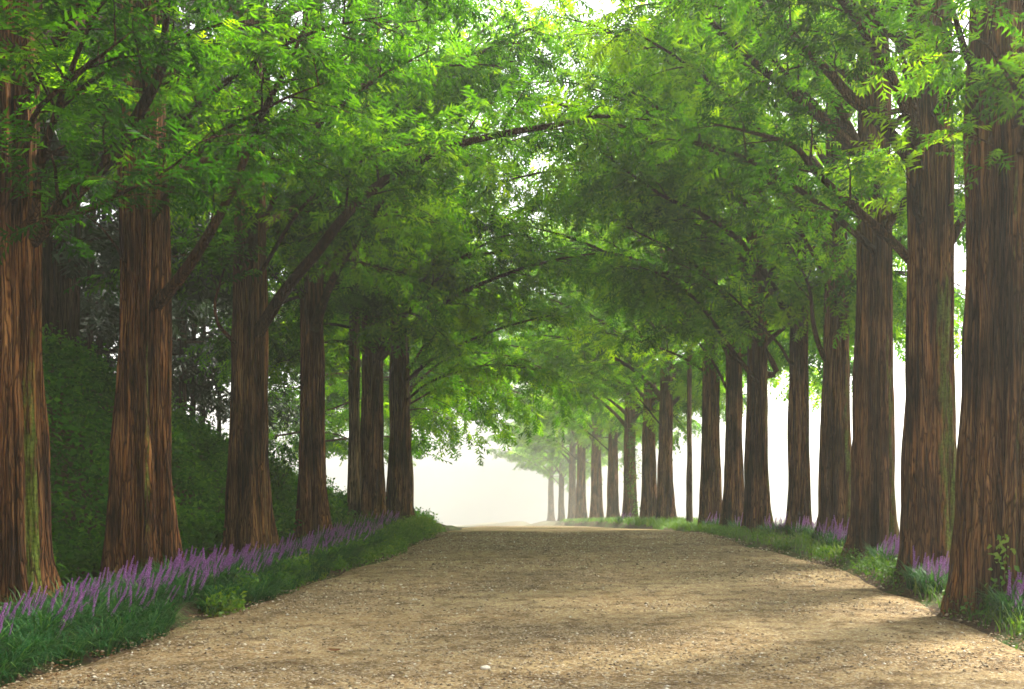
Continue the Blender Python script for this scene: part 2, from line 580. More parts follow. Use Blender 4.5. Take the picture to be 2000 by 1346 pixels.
def limb_geo(path, r0, rs, facc, fsize, dens, tipdir=None, leaf_from=.22, sec_scale=1.0, sides=8, twig_mesh=True, droop=.25, bmat=None, gap=.30, zb=0.0, tone=0.0):
    """one limb with its branchlets: returns an Acc of wood, puts its sprays into facc"""
    acc = Acc()
    n = len(path)
    s = np.linspace(0, 1, n)
    wob = (np.stack([vn(v3(s * 5, rs.rand() * 90, k)) for k in range(3)], -1) - .5) * (.10 * np.sin(np.pi * np.clip(s * 1.2, 0, 1)))[:, None]
    path = path + wob
    R = r0 * ((1 - s) ** .65 * .93 + .07)
    R[0:2] *= (1.5, 1.15)
    V, F = tubes(path[None], R[None], sides)
    acc.put(V, F)
    seg = np.linalg.norm(np.diff(path, axis=0), axis=1)
    L = seg.sum()
    cum = np.concatenate([[0], np.cumsum(seg)]) / L
    nsec = max(5, int(L * (1 - leaf_from) / gap))
    ts = leaf_from + (1 - leaf_from) * (np.arange(nsec) + rs.uniform(.1, .9, nsec)) / nsec
    P0 = np.stack([np.interp(ts, cum, path[:, k]) for k in range(3)], -1)
    Tn = np.stack([np.interp(ts, cum, np.gradient(path[:, k])) for k in range(3)], -1)
    Tn = norm(Tn)
    hor = norm(np.cross(Tn, np.array([0, 0, 1.])))
    sgn = np.where(np.arange(nsec) % 2 == 0, 1, -1)[:, None]
    D = norm(Tn * rs.uniform(.45, 1.0, (nsec, 1)) + sgn * hor * rs.uniform(.6, 1.1, (nsec, 1)) + np.array([0, 0, 1]) * (zb + rs.uniform(-.45, .25, (nsec, 1))))
    ls = sec_scale * (.35 + .30 * L * (1 - ts) ** .7 * .55 + .25) * rs.uniform(.7, 1.3, nsec)
    k = 6
    v = np.linspace(0, 1, k)
    SP = P0[:, None] + D[:, None] * (ls[:, None] * v)[..., None]
    SP[..., 2] -= droop * ls[:, None] * (v ** 2)[None]
    SP += rs.normal(0, .02, SP.shape) * v[None, :, None]
    rsec = np.minimum(r0 * .28, .008 + .009 * ls)[:, None] * (1 - .8 * v)[None]
    V, F = tubes(SP, rsec, 4)
    acc.put(V, F)
    # twigs
    pos, drs, tw = [], [], []
    for i in range(nsec):
        nt_ = max(2, int(ls[i] / .17))
        tt = (np.arange(nt_) + rs.uniform(.2, 1, nt_)) / nt_
        tt = np.clip(tt, 0, 1)
        p = np.stack([np.interp(tt, v, SP[i, :, c]) for c in range(3)], -1)
        dsec = norm(SP[i, -1] - SP[i, 0])
        hs = norm(np.cross(dsec, [0, 0, 1.]))
        sg = np.where(np.arange(nt_) % 2 == 0, 1, -1)[:, None]
        d = norm(dsec * rs.uniform(.4, 1, (nt_, 1)) + sg * hs * rs.uniform(.4, 1, (nt_, 1)) + np.array([0, 0, 1]) * (zb + rs.uniform(-.7, .1, (nt_, 1))))
        pos.append(p)
        drs.append(d)
    pos = np.concatenate(pos)
    drs = np.concatenate(drs)
    lt = rs.uniform(.18, .55, len(pos))
    kk = 3
    vv = np.linspace(0, 1, kk)
    TP = pos[:, None] + drs[:, None] * (lt[:, None] * vv)[..., None]
    TP[..., 2] -= .25 * lt[:, None] * (vv ** 2)[None]
    if twig_mesh:
        V, F = tubes(TP, np.full((len(pos), kk), .0045) * (1 - .6 * vv), 3)
        acc.put(V, F)
    # sprays on the twigs
    m = dens
    nsp = len(pos) * m
    ti = np.repeat(np.arange(len(pos)), m)
    tv = rs.rand(nsp)
    fp = TP[ti, 0] * (1 - tv)[:, None] + TP[ti, -1] * tv[:, None] + rs.normal(0, .02, (nsp, 3))
    fd = norm(drs[ti] + rs.normal(0, .45, (nsp, 3)) + np.array([0, 0, -.30]))
    sc = fsize * rs.uniform(.6, 1.25, nsp)
    limb_t = np.clip(rs.normal(.45, .16), .1, .8)
    clump = vn(fp * 1.1 + 31) - .5
    tint = np.clip(tone + limb_t + .75 * clump + rs.normal(0, .17, nsp), 0, 1)  # per-tree leaf colour shift; on the border row it paints canopy shade and glow
    put_fronds(facc, fp, fd, sc, tint, rs)
    return acc

def limb_path(p0, az, L, e0, e1, rs, n=12, turn=0.0):
    s = np.linspace(0, 1, n)
    e = e0 + (e1 - e0) * s ** .9
    a = az + turn * s + .12 * (vn(v3(s * 3, rs.rand() * 50, 0)) - .5)
    d = np.stack([np.cos(e) * np.cos(a), np.cos(e) * np.sin(a), np.sin(e)], -1)
    st = L / (n - 1)
    return np.asarray(p0) + np.concatenate([np.zeros((1, 3)), np.cumsum(d[:-1] * st, 0)])

TREES = {}
def redwood(key, label, x, y, z, R, H, side, seed, nth, limbs=(), moss=(), lobes=None, n_auto=20, z_first=4.0, fsize=.40, dens=5,
            name='redwood_tree', mat='bark', group='redwood trees lining the gravel road', flare=.45, depth=1.0, reach=6.4, back=3.6, bmat=None, top=.50, lean=(0, 0), vis=True, fine=1.0, zmax=None, n_low=None, low_span=2.4, tone=0.0, hid=2):
    """side -1: stands left of the road (road towards +x); +1: right of it"""
    rs = np.random.RandomState(seed)
    root = bpy.data.objects.new(name, None)
    C.objects.link(root)
    root.empty_display_size = .3
    root.location = (x, y, z)
    root['label'] = label
    root['category'] = 'tree'
    root['group'] = group
    zview = EYE + .473 * y - z if vis else 12
    twig = y < 22
    n_low = n_low if n_low is not None else (6 if side > 0 else 3)
    zm = min(max(zview + .5, 5.5), 9.5) if zmax is None else zmax
    add('trunk', trunk_mesh('trunk', R, H, seed, nth, M[mat], lobes, flare, moss, top, fine, depth, lean, zmax=zm, dz=.11 if nth > 90 else .16), root)
    facc = Acc()
    base = np.array([x, y, z])
    for (pts, d0, d1, r0, opt) in limbs:
        m = len(pts)
        P = np.array([px(a, b, d0 + (d1 - d0) * i / (m - 1)) for i, (a, b) in enumerate(pts)]) - base
        if math.hypot(P[0, 0], P[0, 1]) < 2.2 * R:
            P = np.vstack([[[.3 * P[0, 0], .3 * P[0, 1], P[0, 2] - .16]], P])
        path = resample(P, 18)
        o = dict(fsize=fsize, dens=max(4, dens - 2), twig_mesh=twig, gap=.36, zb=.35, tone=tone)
        o.update(opt)
        acc = limb_geo(path, r0, rs, facc, **o)
        me = acc.mesh('branch', M['limb'], True, 'moss')
        add('branch', me, root)
    road_az = 0.0 if side < 0 else math.pi
    ga = rs.rand() * 6
    for i in range(n_auto):
        f = i / max(1, n_auto - 1)
        zz = z_first + (H - 1.5 - z_first) * f ** 1.15
        ga += 2.399963 + rs.uniform(-.4, .4)
        toward = .5 + .5 * math.cos(ga - road_az)
        L = (back + (reach - back) * toward) * (1 - .45 * f) * rs.uniform(.85, 1.15)
        e0 = rad(rs.uniform(34, 55)) + .15 * f
        e1 = rad(rs.uniform(-12, 12))
        rt = R * (1 - (1 - top) * zz / H) * .5
        p0 = np.array([math.cos(ga) * rt + lean[0] * zz, math.sin(ga) * rt + lean[1] * zz, zz])
        path = limb_path(p0, ga, L, e0, e1, rs)
        hidden = zz > zview + 1.2
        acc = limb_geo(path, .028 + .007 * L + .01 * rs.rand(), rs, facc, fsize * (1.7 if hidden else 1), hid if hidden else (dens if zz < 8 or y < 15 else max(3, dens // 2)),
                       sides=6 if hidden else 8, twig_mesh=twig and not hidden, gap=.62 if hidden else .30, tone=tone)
        add('branch', acc.mesh('branch', M['limb'], True, 'moss'), root)
    for i in range(n_low):
        a = road_az + math.pi + (i - (n_low - 1) / 2) * low_span / max(1, n_low - 1) + rs.uniform(-.25, .25)
        zz = z_first - .1 + rs.uniform(0, 2.2)
        path = limb_path((0, 0, zz), a, rs.uniform(2.8, 4.4), rad(rs.uniform(12, 34)), rad(rs.uniform(-50, -25)), rs)
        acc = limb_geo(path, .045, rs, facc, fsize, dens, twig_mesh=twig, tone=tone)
        add('branch', acc.mesh('branch', M['limb'], True, 'moss'), root)
    if facc.n:
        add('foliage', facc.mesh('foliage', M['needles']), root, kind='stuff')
    TREES[key] = root
    return root

def copy_tree(src, loc, rz, sc, label):
    r = src.copy()
    C.objects.link(r)
    r.location = loc
    r.rotation_euler = (0, 0, rz)
    r.scale = (sc, sc, sc)
    r['label'] = label
    for ch in src.children:
        c = ch.copy()
        C.objects.link(c)
        c.parent = r
    return r

def X(p, d):
    return (p - VX) / FOC * d
def gz(x, y):
    return float(ground_z(np.array([x]), np.array([y]))[0])

# --- row along the flower border
redwood('L1', 'massive reddish redwood with a bright green moss streak, first beside the purple flower border', X(18, 10.4), 10.4, .03, .415, 16, -1, 11, 190,
        limbs=[([(92, 445), (175, 340), (255, 240), (308, 150), (322, 60), (335, -60)], 10.3, 9.9, .095, dict(leaf_from=.1)),
               ([(58, 425), (88, 330), (122, 200), (170, 60), (235, -50)], 10.2, 9.6, .05, dict(leaf_from=.15)),
               ([(75, 440), (140, 420), (230, 380), (330, 330), (420, 250)], 10.2, 9.2, .03, dict(leaf_from=.2)),
               ([(20, 380), (60, 250), (150, 150), (260, 60)], 10.1, 9.3, .04, {}),
               ([(60, 330), (120, 220), (210, 130), (330, 80), (450, 40)], 10.4, 10.0, .035, {})],
        moss=[(-.42, .30, -.3, 3.0, .72), (-1.6, .5, 2.0, 3.4, .25)], tone=-.34, hid=5, n_auto=14, z_first=5.2, n_low=1, reach=4.2, fsize=.27, dens=8,  # negative tone paints the upper canopy shade into the leaf colour
        lobes=[(-2.35, .60, .42), (-1.62, .66, .36), (-.98, .63, .38), (-.2, .6, .40), (.6, .6, .4), (1.4, .6, .4), (2.3, .62, .42), (3.2, .58, .4)])
redwood('L2', 'redwood with a deep black cleft between ropy lobes, second along the purple flower border', X(281, 12.7), 12.7, .03, .385, 16, -1, 23, 190,
        limbs=[([(318, 580), (368, 520), (420, 440), (460, 350), (510, 230), (562, 130), (605, 30)], 12.6, 12.0, .085, dict(leaf_from=.3)),
               ([(235, 492), (205, 452), (165, 418)], 12.4, 12.2, .024, dict(leaf_from=.9, dens=1)),
               ([(300, 420), (360, 330), (440, 260), (540, 200), (640, 160)], 12.5, 11.2, .04, {}),
               ([(310, 300), (390, 210), (500, 120), (620, 60), (760, 30)], 12.6, 11.6, .045, {}),
               ([(250, 330), (210, 240), (140, 160), (60, 110)], 12.6, 12.2, .035, {})],
        lobes=[(-2.45, .64, .40), (-1.86, .60, .30), (-.98, .72, .25), (-.55, .68, .20), (-.15, .70, .24), (.5, .6, .4), (1.5, .62, .42), (2.5, .6, .42)],
        depth=1.8, moss=[(-.95, .14, 0, 4, .5)], tone=-.34, hid=5, n_auto=14, z_first=5.2, n_low=1, reach=4.4, fsize=.28, dens=8)  # leaves darkened like the first tree: canopy shade put into their colour
redwood('L3', 'broad flared redwood sending a long arching limb over the road, third along the flower border', X(489, 16.7), 16.7, .03, .43, 16.5, -1, 37, 150,
        limbs=[([(510, 640), (560, 562), (620, 490), (690, 397), (780, 332), (870, 288), (1000, 256), (1100, 242), (1180, 226), (1270, 235)], 16.6, 15.0, .105, dict(leaf_from=.3, sec_scale=.9)),
               ([(440, 655), (424, 600), (432, 550), (450, 480)], 16.4, 16.2, .04, dict(leaf_from=.5)),
               ([(520, 520), (580, 420), (650, 350), (740, 300), (850, 270)], 16.5, 14.8, .04, {}),
               ([(520, 420), (570, 320), (640, 230), (740, 150), (860, 90)], 16.6, 15.4, .05, {}),
               ([(470, 430), (420, 330), (350, 260), (290, 220)], 16.6, 16.8, .04, {}),
               ([(520, 300), (590, 200), (680, 110), (800, 40)], 16.4, 15.0, .045, {})],
        tone=-.24, hid=3, n_auto=15, z_first=5.0, n_low=2, reach=5.6, fsize=.33, dens=7, moss=[(-.6, .3, .2, 1.5, .3)])  # milder darkening, canopy shade painted into the leaves
redwood('L4', 'straight redwood between a leafy shrub and misty gap, fourth along the flower border', X(608, 20.8), 20.8, .05, .36, 17, -1, 41, 130,
        limbs=[([(612, 300), (660, 228), (712, 172), (800, 150), (900, 136), (1015, 118)], 20.6, 18.6, .085, dict(leaf_from=.25)),
               ([(615, 520), (660, 455), (740, 430), (830, 432), (900, 450)], 20.6, 18.8, .03, {}),
               ([(615, 560), (680, 470), (760, 400), (850, 360)], 20.8, 19.5, .045, {}),
               ([(600, 450), (560, 400), (500, 370)], 20.8, 20.2, .03, {})],
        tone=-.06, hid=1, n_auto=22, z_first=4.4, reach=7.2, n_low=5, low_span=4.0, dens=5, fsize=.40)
redwood('L6', 'ribbed reddish redwood directly behind the slim pale trunk', X(728, 26.2), 26.2, .05, .37, 17, -1, 53, 120,
        limbs=[([(735, 690), (770, 640), (820, 560), (880, 462), (950, 400)], 26.0, 24.6, .07, dict(leaf_from=.3)),
               ([(740, 700), (800, 610), (880, 520), (960, 470), (1040, 450)], 26.0, 24.0, .06, dict(leaf_from=.3)),
               ([(745, 600), (800, 500), (880, 400), (980, 330)], 26.2, 25.0, .05, {}),
               ([(740, 500), (800, 350), (900, 220), (1020, 130), (1120, 90)], 26.2, 24.6, .06, {}),
               ([(740, 380), (820, 230), (930, 110), (1050, 40)], 26.2, 25.2, .05, {})],
        tone=.12, hid=1, n_auto=17, z_first=4.4, reach=6.2, n_low=5, low_span=4.4, fsize=.42, dens=5)  # leaf colour lightened to paint a brighter canopy over the road
redwood('L7', 'flaring redwood standing last at the far end of the flower border', X(782, 28.2), 28.2, .05, .39, 17, -1, 67, 120,
        limbs=[([(792, 745), (850, 700), (950, 652), (1050, 622), (1110, 610)], 28.1, 26.5, .065, dict(leaf_from=.25, sec_scale=1.2)),
               ([(800, 775), (870, 735), (960, 712), (1060, 725)], 28.0, 27.0, .05, dict(leaf_from=.15, sec_scale=1.2, droop=.5)),
               ([(800, 720), (860, 620), (940, 540), (1040, 500)], 28.2, 27.5, .05, {}),
               ([(795, 800), (840, 800), (890, 830)], 28.4, 30.5, .03, dict(leaf_from=.15, sec_scale=1.2, droop=.5, zb=-.1, dens=4)),
               ([(800, 760), (870, 700), (960, 690), (1050, 715), (1110, 770)], 28.4, 32.5, .04, dict(leaf_from=.15, sec_scale=1.4, droop=.5, zb=-.2, dens=4)),
               ([(800, 790), (870, 750), (940, 745), (1010, 775)], 28.4, 33.5, .04, dict(leaf_from=.15, sec_scale=1.3, droop=.5, zb=-.2, dens=4))],
        tone=.12, hid=1, n_auto=18, z_first=4.6, reach=6.6, back=4, n_low=5, low_span=4.4, fsize=.42, dens=5)  # lighter leaves here too, painted-in brightness for the central canopy
redwood('L5', 'slim pale straight tree pressed against a thicker ribbed redwood', X(692, 25.3), 25.3, .05, .215, 17, -1, 71, 80,
        limbs=[], n_auto=6, z_first=6, mat='bark_grey', name='slim_tree', group=None, n_low=0, flare=.1, depth=.35, reach=2.6, back=2.0, fsize=.33, dens=5, top=.5)
del TREES['L5']['group']

# --- row along the open field side
redwood('R1', 'huge two lobed redwood split by a dark cleft, nearest on the misty field side', X(1972, 10.6), 10.6, .02, .52, 20, 1, 83, 200,
        limbs=[([(1900, 130), (1872, 60), (1845, -40)], 10.4, 10.0, .06, dict(leaf_from=.3)),
               ([(1990, 200), (1960, 140), (1930, 90), (1880, 70)], 9.9, 9.4, .03, {}),
               ([(1985, 330), (2010, 240), (2060, 130)], 10.3, 9.8, .06, {})],
        lobes=[(-3.15, .64, .36), (-2.68, .68, .32), (-1.74, .72, .27), (-1.25, .68, .28), (-.72, .66, .28), (0, .6, .45), (.9, .6, .45), (1.8, .6, .45), (2.8, .62, .45)],
        depth=1.9, flare=.15, moss=[(-1.75, .10, 0, 6, .4), (-1.15, .40, 0, 6, .50)], tone=-.04, hid=2, n_auto=14, z_first=6.6, n_low=1, reach=4.6, fsize=.27, dens=8)
redwood('R2', 'stout redwood with bright moss down one flank, second on the misty field side', X(1812, 13.3), 13.3, .0, .46, 19, 1, 97, 190,
        limbs=[([(1768, 300), (1702, 218), (1640, 160), (1560, 82), (1512, 10), (1490, -50)], 13.2, 12.6, .095, dict(leaf_from=.3)),
               ([(1768, 135), (1742, 62), (1690, -25)], 13.2, 12.6, .05, {}),
               ([(1760, 495), (1690, 430), (1600, 345), (1555, 290), (1480, 262), (1385, 240)], 13.2, 12.4, .07, {}),
               ([(1852, 475), (1892, 410), (1935, 330), (1990, 240)], 13.4, 13.8, .085, {}),
               ([(1785, 400), (1800, 300), (1780, 180), (1745, 100)], 12.8, 12.2, .045, {})],
        moss=[(-1.0, .48, .1, 4.4, .72), (-.6, .6, 0, 3.6, .5)], tone=-.04, hid=2, n_auto=14, z_first=5.8, n_low=2, reach=5.0, fsize=.29, dens=8)
redwood('R3', 'redwood under a heavy slanting limb, third on the misty field side', X(1708, 16.7), 16.7, .0, .39, 18, 1, 101, 150,
        limbs=[([(1720, 385), (1690, 312), (1600, 226), (1520, 160), (1440, 92), (1380, 32), (1325, -25)], 16.5, 15.4, .11, dict(leaf_from=.35)),
               ([(1690, 330), (1600, 215), (1520, 130), (1450, 0)], 16.6, 15.8, .08, {}),
               ([(1695, 480), (1600, 400), (1500, 330), (1400, 290), (1300, 270)], 16.5, 15.0, .07, {}),
               ([(1690, 150), (1620, 60), (1560, -30)], 16.6, 16, .05, {})],
        moss=[(-.7, .55, 0, 4, .55)], tone=.06, hid=1, n_auto=16, z_first=5.4, n_low=3, fsize=.34, dens=5)
redwood('R4', 'narrow waisted redwood with a forked limb, fourth on the misty field side', X(1636, 20.0), 20.0, .0, .365, 18, 1, 113, 130,
        limbs=[([(1612, 530), (1570, 460), (1512, 352), (1470, 290), (1420, 220)], 19.9, 19.0, .05, {}),
               ([(1640, 490), (1570, 405), (1490, 350), (1400, 300), (1310, 262)], 19.8, 18.2, .08, {}),
               ([(1610, 700), (1590, 630), (1580, 560), (1540, 470)], 19.9, 19.5, .07, dict(leaf_from=.5)),
               ([(1640, 360), (1560, 240), (1470, 140), (1370, 60)], 19.8, 18.2, .08, {})],
        moss=[(-.95, .4, .3, 4.2, .62)], hid=1, tone=.08, n_auto=19, z_first=5.2, reach=7.2, n_low=4, fsize=.40)
redwood('R5', 'pale brown redwood with a plain straight trunk, fifth on the misty field side', X(1560, 22.6), 22.6, .0, .30, 18, 1, 127, 120,
        limbs=[([(1555, 625), (1510, 560), (1440, 470), (1380, 420), (1290, 378), (1180, 300), (1140, 262)], 22.5, 20.6, .08, {}),
               ([(1540, 700), (1500, 650), (1420, 570), (1340, 520)], 22.5, 21.4, .045, {}),
               ([(1555, 400), (1450, 250), (1320, 130), (1190, 60), (1080, 30)], 22.6, 21.2, .06, {}),
               ([(1555, 480), (1480, 370), (1400, 290), (1300, 220), (1200, 160)], 22.6, 20.8, .08, {})],
        moss=[(-.8, .5, 0, 4, .3)], tone=.10, hid=1, n_auto=20, reach=7.4, z_first=5, fsize=.41)
redwood('R6', 'dark fronted redwood with pale mossy flank, sixth on the misty field side', X(1481, 24.2), 24.2, -.02, .37, 19, 1, 131, 120,
        limbs=[([(1478, 745), (1430, 682), (1390, 622), (1330, 560), (1250, 520)], 24.1, 22.8, .075, {}),
               ([(1515, 720), (1450, 622), (1380, 542), (1300, 482), (1215, 440)], 24.2, 22.6, .08, {}),
               ([(1500, 600), (1400, 450), (1290, 350), (1180, 280)], 24.3, 22.9, .085, {}),
               ([(1490, 520), (1380, 400), (1260, 350), (1130, 330), (1000, 350), (920, 390)], 24.3, 23.2, .06, dict(zb=0.0, dens=6)),
               ([(1500, 470), (1390, 300), (1250, 200), (1100, 160), (980, 170)], 24.3, 23.4, .06, dict(zb=0.0, dens=5))],
        moss=[(-.75, .55, 0, 4.5, .55)], tone=.10, hid=1, n_auto=19, reach=7.2, z_first=4.6, fsize=.42, dens=5)
redwood('R7', 'half hidden dark redwood, seventh on the misty field side', X(1433, 28.0), 28.0, -.19, .30, 19, 1, 137, 90,
        limbs=[([(1420, 760), (1380, 690), (1320, 620), (1240, 560)], 27.9, 26.8, .05, {})],
        tone=.10, hid=1, n_auto=16, z_first=4.8, fsize=.43, dens=5)
redwood('R8', 'tall redwood with crooked limb at the shoulder, eighth on the misty field side', X(1387, 31.0), 31.0, -.3, .40, 20, 1, 149, 100,
        limbs=[([(1372, 722), (1320, 690), (1230, 662), (1165, 645)], 30.9, 29.4, .05, dict(sec_scale=1.2)),
               ([(1375, 640), (1300, 560), (1200, 480), (1110, 430)], 30.9, 29.2, .055, {}),
               ([(1390, 500), (1320, 330), (1220, 200), (1120, 120)], 31, 29.8, .06, {}),
               ([(1390, 420), (1300, 230), (1190, 100), (1090, 30)], 31, 30, .05, {})],
        tone=.10, hid=1, n_auto=23, z_first=5.0, reach=7.5, fsize=.45, dens=5)
redwood('R9', 'slim bare pole like tree standing alone in the mist between two redwoods', X(1347, 36.0), 36.0, -.5, .155, 17, 1, 151, 60,
        n_auto=7, z_first=6.5, mat='bark_grey', name='slim_tree', group=None, n_low=0, flare=.1, depth=.3, reach=2.6, back=2.2, fsize=.38, dens=4, top=.5)
del TREES['R9']['group']
redwood('R10', 'redwood paired with its neighbour, ninth on the misty field side', X(1301, 42.0), 42.0, -.76, .40, 21, 1, 163, 80,
        limbs=[([(1290, 830), (1260, 790), (1200, 740), (1140, 700)], 41.8, 40, .05, dict(sec_scale=1.2))],
        tone=.10, n_auto=29, z_first=5.0, reach=8.2, back=6.5, fsize=.46, dens=5, zmax=9.5)
redwood('R11', 'redwood growing close beside its twin, tenth on the misty field side', X(1268, 48.0), 48.0, -1.0, .40, 20, 1, 173, 80, tone=.10, n_auto=28, z_first=5.2, reach=8.2, back=6.5, fsize=.48, dens=5, zmax=9.5)
far = [(1230, 60.0, -1.55, 'hazy redwood wearing a leafy climber, eleventh on the misty field side', 1.1),
       (1198, 76.0, -2.35, 'hazy redwood next beyond the one with the climber', 1.3),
       (1165, 96.0, -3.35, 'pale redwood blurred by mist, two beyond the one with the climber', 1.5),
       (1136, 120.0, -4.55, 'very pale redwood in the mist, three beyond the one with the climber', 1.75),
       (1118, 148.0, -5.95, 'faint redwood in the mist, four beyond the one with the climber', 1.65),
       (1097, 180.0, -7.6, 'ghostly redwood in the mist, five beyond the one with the climber', 1.6),
       (1076, 215.0, -9.3, 'last barely visible redwood deep in the bright mist', 1.8)]
for i, (p, d, z, lab, sc) in enumerate(far):
    copy_tree(TREES['R10' if i % 2 else 'R11'], (X(p, d), d, z), (.35, -.5, .2, -.25, .6, -.1, .4)[i], sc, lab)

for src, x, y, rz, sc, lab in (('R10', -9.5, 45, 2.9, 1.1, 'redwood hidden behind the flaring last border redwood, only its hazy crown spreading beyond'),
                               ('R11', -12.9, 61, 3.4, 1.25, 'paler hazy redwood crown farthest beyond the end of the flower border'),
                               ('R11', -11.2, 53, .6, 1.15, 'hazy redwood crown between two others beyond the end of the flower border')):
    copy_tree(TREES[src], (x, y, gz(x, y)), rz, sc, lab)

# ------------------------------------------------------------------ misty tree behind the flower border, pines on the bank
def conifer(name, label, x, y, H, R, seed, z_first, n, Lm, fmat, group, bm='bark_pine', fsize=.45, dens=4, lean=(0, 0), e=(-5, 20)):
    rs = np.random.RandomState(seed)
    root = bpy.data.objects.new(name, None)
    C.objects.link(root)
    root.location = (x, y, gz(x, y))
    root['label'] = label
    root['category'] = 'tree'
    if group:
        root['group'] = group
    add('trunk', trunk_mesh('trunk', R, H, seed, 28, M[bm], None, .1, (), .35, .5, .3, lean, zmax=8, dz=.3), root)
    facc = Acc()
    az = rs.rand() * 6
    for i in range(n):
        f = i / (n - 1)
        zz = z_first + (H - .6 - z_first) * f
        az += 2.4 + rs.uniform(-.5, .5)
        L = Lm * (1 - .75 * f) * rs.uniform(.75, 1.2)
        path = limb_path((lean[0] * zz, lean[1] * zz, zz), az, L, rad(rs.uniform(*e)), rad(rs.uniform(-15, 5)), rs, 9)
        acc = limb_geo(path, .018 + .006 * L, rs, facc, fsize, dens, sides=5, twig_mesh=False, leaf_from=.15, gap=.4)
        add('branch', acc.mesh('branch', M[bm], True, 'moss'), root)
    add('foliage', facc.mesh('foliage', M[fmat]), root, kind='stuff')
    return root

misty = conifer('misty_tree', 'pale green tree with level boughs fading into mist behind the flower border', -11.8, 46, 16, .22, 301, 4.0, 26, 5.0, 'needles', None, 'bark', .5, 5)
conifer('misty_tree', 'pale green tree in the mist close behind the slim pale trunk', -11.3, 37, 15, .2, 302, 3.0, 24, 4.2, 'needles', None, 'bark', .5, 5)
PG = 'pines on the overgrown bank'
pines = [
    (92, 19.0, .17, 'dark pine on the bank, right beside the mossiest redwood', (.010, 0)),
    (122, 20.5, .26, 'thickest dark pine on the overgrown bank', (.012, 0)),
    (150, 19.2, .085, 'thin curved pale stemmed pine in front of the thickest pine', (.02, 0)),
    (172, 26.0, .15, 'leaning pine on the bank against bright mist, nearest the thin pale stemmed pine', (.03, 0)),
    (190, 29.0, .15, 'leaning pine on the bank between two others against bright mist', (.035, 0)),
    (206, 31.0, .12, 'slender pine seen just beside the black cleft redwood', (.02, 0)),
    (333, 30.0, .08, 'thinnest pine showing past the black cleft redwood', (.01, 0)),
    (356, 29.0, .16, 'upright pine on the bank between black cleft redwood and arching limb redwood', (.015, 0)),
    (377, 31.0, .13, 'pine standing second past the black cleft redwood', (.01, 0)),
    (395, 33.0, .13, 'pine standing third past the black cleft redwood', (.012, 0)),
    (428, 34.0, .13, 'pale pine close to the arching limb redwood', (.005, 0)),
]
pine0 = None
for i, (p, d, R, lab, ln) in enumerate(pines):
    x = X(p, d) - ln[0] * 2.5
    pine0 = conifer('pine_tree', lab, x, d, 15 + (i % 3), R, 400 + i, 3.4 + .7 * ((i * 7) % 3) - (.8 if d < 22 else 0), 18, 3.2, 'pine', PG, lean=ln, fsize=.62, dens=4)

rs = np.random.RandomState(61)
spots = [(-13.2, 8), (-15.5, 11.5), (-13.6, 14.5), (-17, 16.5), (-15.2, 20), (-18.5, 22), (-16.6, 26), (-20, 28), (-22, 18), (-21, 12), (-18, 7), (-24, 24), (-19, 33), (-23, 36)]
for i, (x, y) in enumerate(spots):
    copy_tree(pine0, (x, y, gz(x, y)), rs.rand() * 6.28, rs.uniform(.9, 1.15), 'dark pine in the shadowy wood on top of the bank, seen only between nearer trunks')

# ------------------------------------------------------------------ undergrowth on the bank (leaves in sprays)
def leaf_cloud(name, P, N, size, mat, rs, kind='stuff', per=5, tint0=.45, loc=None, parent=None, label=None, droop=.3):
    """per leaves round every point P, N = surface normal there"""
    n = len(P) * per
    p = np.repeat(P, per, 0) + rs.normal(0, 1, (n, 3)) * size * 1.0
    nn = np.repeat(N, per, 0)
    d = norm(rs.normal(0, 1, (n, 3)) + nn * .5 + np.array([0, 0, -droop]))
    upv = norm(nn + rs.normal(0, .45, (n, 3)))
    s = norm(np.cross(upv, d))
    L = size * rs.uniform(.6, 1.5, n)[:, None]
    W = L * rs.uniform(.2, .34, (n, 1))
    up2 = np.cross(d, s)
    A = p
    B = p + d * L * .45 + s * W + up2 * W * .3
    Cc = p + d * L - np.array([0, 0, 1]) * L * .15
    D = p + d * L * .45 - s * W + up2 * W * .3
    V = np.stack([A, B, Cc, D], 1).reshape(-1, 3)
    F = (np.arange(n) * 4)[:, None] + np.array([[0, 1, 2], [0, 2, 3]]).reshape(1, 6)
    F = F.reshape(-1, 3)
    t = np.clip(tint0 + 1.4 * (fbm(p * 1.2 + 7, 3) - .5) + rs.normal(0, .17, n), 0, 1)
    me = build_mesh(name, V, [F], mat, False, {'tint': np.repeat(t, 4)})
    return add(name, me, parent, loc, kind, label)

rs = np.random.RandomState(77)
n = 17000
bx = rs.uniform(-11.6, -6.6, n)
by = rs.uniform(9, 37, n)
keep = rs.rand(n) < np.clip(1.3 - by / 45, .3, 1)
bx, by = bx[keep], by[keep]
bz = ground_z(bx, by)
e = .2
nx = -(ground_z(bx + e, by) - bz) / e
ny = -(ground_z(bx, by + e) - bz) / e
NN = norm(v3(nx, ny, 1))
lump = (fbm(v3(bx * 1.1, by * 1.1, 2), 3) - .25) * 1.1
BP = v3(bx, by, bz) + NN * (np.abs(rs.normal(0, .10, len(bx))) + np.maximum(lump, 0) * rs.rand(len(bx)) ** .5)[:, None]
leaf_cloud('undergrowth', BP, NN, .10, M['under'], rs, per=7, label='tangled dark green undergrowth covering the bank')

